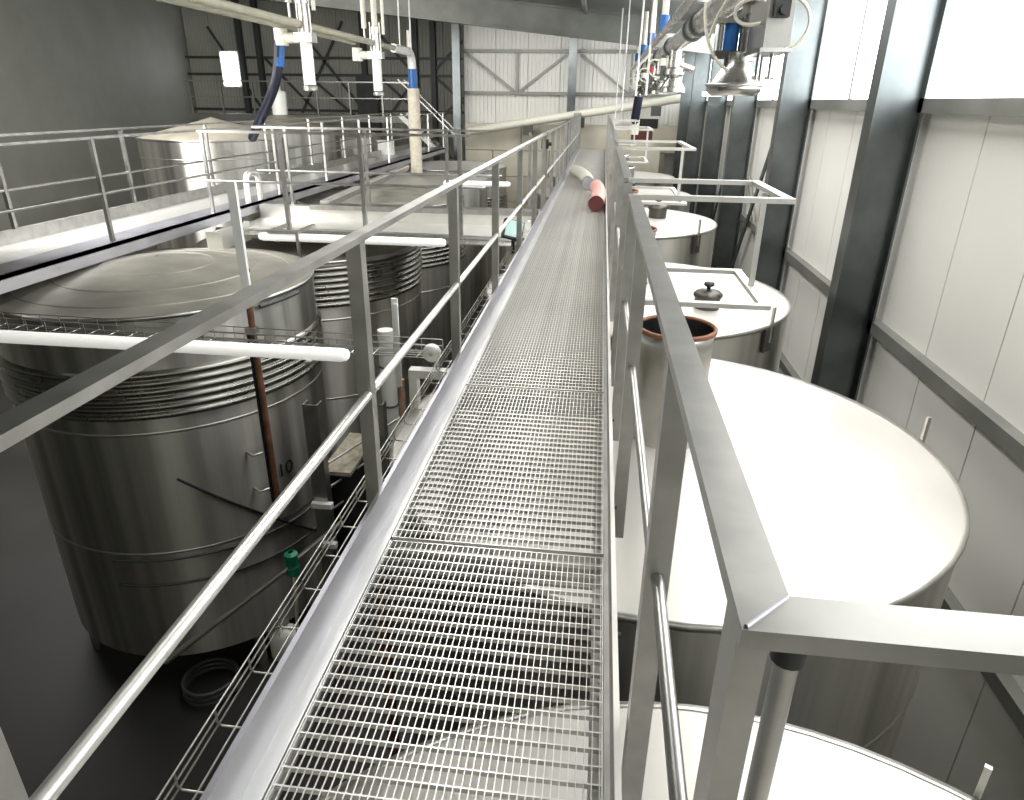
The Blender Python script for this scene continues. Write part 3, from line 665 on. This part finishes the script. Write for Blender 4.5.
for nm, pts in (('air_line', bez((.78, 6.2, 1.95), (.85, 6.0, 2.3), (.9, 5.5, 2.28), (1.0, 5.26, 2.15), 20)), ('air_line', bez((1.0, 5.26, 2.12), (.8, 5.5, 2.2), (.8, 5.6, 1.95), (1.02, 5.4, 2.0), 20)),
                ('air_line', bez((.72, 6.1, 2.2), (.72, 6.0, 1.85), (.85, 5.9, 1.7), (1.18, 6.0, 1.64), 20)), ('air_line', bez((1.09, 5.26, 2.15), (1.3, 5.2, 2.15), (1.36, 5.2, 1.9), (1.18, 5.3, 1.84), 20))):
    MB().tube(pts, .012, 8).build(nm, IVORY, nv)
for x in (1.07, 1.16): MB().tube([(x, 5.6, 1.83), (x, 5.6, 1.66)], .014, 8).tube([(x-.03, 5.6, 1.67), (x+.03, 5.6, 1.67)], .012, 8).build('tap', PIPES, nv)
for y_ in (6.3,): MB().tube([(qx-.25, y_, qz), (qx-.25, y_, roof_z(qx)+.1)], .02, 8).build('hanger', IVORY, nv)
for i, (x, y_, z0) in enumerate(((.55, 13.5, 2.3), (.4, 17.0, 2.0), (.3, 19.5, 1.4), (.62, 11.5, 2.3))):
    cbl = MB().tube([(x, y_, z0-.7), (x+.02, y_, roof_z(x)+.1)], .016, 8).build('hanging_conduit', WHITEP)
    tag(cbl, ['thin white conduit hanging left of the pipe run, second from the right', 'thin white conduit hanging third from the right before the ribbed end wall', 'leftmost thin white conduit hanging before the ribbed end wall', 'rightmost thin white conduit hanging beside the right pipe run'][i], 'conduit', 'conduits hanging from the roof')

# ================================================================== SMALL THINGS
# pink and pale pipe bends lying on the grating
pk = thing('pink_hose_bend', 'pink rubber hose bend lying on the grating against the right kick plate', 'hose', (.02, 11.5, 0))
pts = bez((-.03, 10.4, .125), (.0, 11.2, .125), (.03, 11.9, .125), (-.05, 12.7, .125), 14)
MB().tube(pts, .115, 18, caps=False).build('body', PINK, pk)
MB().tube([pts[0]+Vector((0, -.02, 0)), pts[0]+Vector((.001, .05, 0))], .13, 20, caps=False).build('end_ring', KICKM, pk)
MB().tube([pts[0]+Vector((0, -.0, 0)), pts[1]], .112, 18, caps=True).build('dark_mouth', DKRED, pk)
wk = thing('pale_hose_bend', 'pale steel ended hose bend lying on the grating left of the pink one', 'hose', (-.3, 14.8, 0))
pts = bez((-.20, 13.1, .125), (-.22, 14.0, .125), (-.34, 15.2, .125), (-.57, 15.7, .125), 14)
MB().tube(pts, .115, 18, caps=False).build('body', IVORY, wk)
MB().tube([pts[0]+Vector((.0, -.02, 0)), pts[0]+Vector((-.01, .07, 0))], .13, 20, caps=False).build('end_ring', STEEL, wk)
MB().tube([pts[0], pts[1]], .112, 18).build('mouth', KICKM, wk)

fl = thing('flood_light', 'teal glass floodlight in black housing outside the left railing', 'lamp', (-.98, 8.2, .05))
R_ = Matrix.Translation((-.98, 8.15, .1)) @ Matrix.Rotation(.5, 4, 'Z') @ Matrix.Rotation(-.35, 4, 'X') @ Matrix.Rotation(.3, 4, 'Y')
def boxm(M4, lo, hi):
    m_ = MB().box(lo, hi); m_.v = [tuple(M4 @ Vector(v)) for v in m_.v]; return m_
boxm(R_, (-.12, -.03, -.11), (.12, .05, .11)).build('housing', BLACK, fl)
boxm(R_, (-.105, -.04, -.09), (.105, -.028, .1)).build('glass', TEAL, fl)
MB().box((-1.0, 8.16, -.2), (-.96, 8.2, .0)).build('bracket', BLACK, fl)
dg = thing('dial_gauge', 'round white dial gauge beside the floodlight at the left kick plate', 'gauge', (-.92, 9.6, 0))
MB().lathe([(.001, .03), (.06, .03), (.07, .02), (.07, -.03), (.001, -.03)], (-.93, 9.6, -.08), 24, axis=Matrix.Rotation(PI/2, 3, 'X')).build('case', STEEL, dg)
MB().lathe([(.001, .034), (.056, .034)], (-.93, 9.6, -.08), 24, axis=Matrix.Rotation(PI/2, 3, 'X')).build('face', WHITEP, dg)
MB().tube([(-.93, 9.6, -.15), (-.93, 9.6, -.3)], .02, 8).build('stem', STEEL, dg)

# stand with cabinet, green pump, jug and pipes down between tank and catwalk
st = thing('steel_stand', 'upright steel channel stand with feet beside tank 10', 'stand', (-2.45, 5.3, -3))
for x, y_, z1 in ((-2.44, 5.3, -1.0), (-2.12, 6.15, -1.35)):
    MB().box((x-.07, y_-.01, -4.4), (x+.07, y_, z1)).box((x-.07, y_, -4.4), (x-.055, y_+.1, z1)).box((x+.055, y_, -4.4), (x+.07, y_+.1, z1)).build('channel', RAILM, st)
for z in (-2.05, -2.5): MB().box((-2.52, 5.24, z), (-2.32, 5.3, z+.05)).build('foot_plate', WHITEP, st)
for z in (-1.65, -1.9, -2.15): MB().tube([(-2.4, 5.35, z), (-1.95, 6.6, z)], .012, 8).build('tie', STEEL, st)
cbx = thing('control_cabinet', 'black control cabinet on the stand between tank 10 and the catwalk', 'cabinet', (-2.2, 5.9, -2.6))
MB().box((-2.5, 5.55, -2.85), (-2.24, 6.35, -1.85)).build('body', BLACK, cbx); MB().box((-2.52, 5.53, -1.85), (-2.22, 6.37, -1.81)).build('top', STONE, cbx)
vp = thing('white_vertical_pipe', 'white vertical pipe with rings behind the first left post', 'pipe', (-2.05, 6.5, -2.6))
MB().tube([(-2.12, 6.6, -2.9), (-2.12, 6.6, -.7)], .085, 14).build('tube', WHITEP, vp)
for z in (-1.1, -1.55, -1.95, -2.3): MB().lathe([(.086, z-.012), (.1, z), (.086, z+.012)], (-2.12, 6.6, 0), 16).build('ring', DARKS, vp)
gp = thing('green_pipe_valve', 'small steel pipe line with a green valve beneath the cable tray', 'valve', (-2.3, 4.3, -2))
MB().tube([(-3.3, 3.9, -2.75), (-2.32, 4.3, -2.0)], .025, 10).tube([(-2.28, 4.32, -1.95), (-1.95, 4.6, -1.72)], .02, 10).build('pipe', STEEL, gp)
MB().lathe([(.02, -2.09), (.055, -2.07), (.055, -2.0), (.042, -1.985), (.055, -1.97), (.055, -1.88), (.02, -1.86)], (-2.3, 4.32, 0), 16, True).build('green_body', GREEN, gp, label='green plastic valve body')
MB().tube(bez((-2.3, 4.32, -2.08), (-2.3, 4.3, -2.6), (-2.45, 4.4, -3.0), (-2.6, 4.9, -3.6)), .014, 8).build('drain_line', IVORY, gp)
jg = thing('white_jug', 'white plastic jug with moulded handle standing on the dark floor', 'jug', (-3.3, 5.8, FZ))
MB().add([(x*s+-3.3, y_*s*.8+5.8, FZ+z) for z, s in ((.005, .16), (.05, .17), (.33, .17), (.4, .12), (.42, .05)) for x, y_ in [(math.copysign(abs(math.cos(a))**.6, math.cos(a)), math.copysign(abs(math.sin(a))**.6, math.sin(a))) for a in [2*PI*k/16 for k in range(16)]]],
         [(i*16+k, i*16+(k+1) % 16, (i+1)*16+(k+1) % 16, (i+1)*16+k) for i in range(4) for k in range(16)]+[tuple(range(64, 80)), tuple(range(16))[::-1]], True).build('body', WHITEP, jg)
MB().tube(bez((-3.3, 5.7, FZ+.38), (-3.3, 5.7, FZ+.5), (-3.3, 5.9, FZ+.5), (-3.3, 5.9, FZ+.38)), .018, 8).build('handle', WHITEP, jg)
MB().tube([(-3.22, 5.8, FZ+.38), (-3.22, 5.8, FZ+.45)], .035, 12).build('cap', WHITEP, jg)
ch = MB().tube([Vector((-3.9+.28*math.cos(a), 5.2+.28*math.sin(a), FZ+.03+.01*a)) for a in [2*PI*k/20 for k in range(60)]], .02, 8).build('coiled_hose', DARKS)
tag(ch, 'dark coiled hose lying on the floor at the lower left', 'hose')
rpipe = MB().tube([(-1.14, 3.15, FZ), (-1.14, 3.15, -.85)], .04, 12).build('brown_standpipe', RUST)
tag(rpipe, 'brown standpipe seen through the grating left of the right tanks', 'pipe')

# things by the end wall
MB().box((.7, 24.1, FZ), (1.9, 25.45, .05)).build('ledge', CONC, wall_end)
cr = thing('red_crate', 'small dark red crate on a tan base by the end wall right of the catwalk', 'crate', (.9, 24.5, .05))
MB().box((.95, 24.2, .35), (1.62, 24.7, .62)).build('crate', DKRED, cr); MB().box((.92, 24.15, .05), (1.68, 24.75, .35)).build('base', WRAP, cr)
MB().box((-5.3+.6, 25.2, -3.4), (-4.35, 25.43, -1.2)).build('black_opening_slab', BLACK, wall_end)  # black slab on the wall, colour standing in for a dark opening
MB().box((1.0, 25.38, .68), (1.85, 25.44, .98)).build('black_opening_slab', BLACK, wall_end)  # another black slab painting in the dark of an opening
text('number', '2', .3, DARKS, wall_end, Matrix.Translation((.98, 25.42, -.03)) @ Matrix.Rotation(PI/2, 4, 'X'))
for i, (x, y_, z, s, lb) in enumerate(((-7.3, 16.5, .12, .3, 'white box on the left catwalk near the tall tanks'), (-6.2, 20.5, .0, .38, 'white bucket shaped box farther along the left catwalk'))):
    bx = thing('white_box', lb, 'box', (x, y_, z)); MB().box((x-s/2, y_-s/2, z-.08), (x+s/2, y_+s/2, z+s)).build('body', WHITEP, bx); MB().box((x-s/2-.02, y_-s/2-.02, z+s), (x+s/2+.02, y_+s/2+.02, z+s+.03)).build('cover', IVORY, bx)
fx = thing('wall_light', 'small white rectangular light on a bracket between the right columns', 'lamp', (2.3, 18, 1.6))
MB().box((2.0, 15.9, 1.62), (2.4, 16.0, 1.72)).build('body', WHITEP, fx); MB().box((2.15, 15.93, 1.5), (2.4, 15.97, 1.62)).build('bracket', GALV, fx)
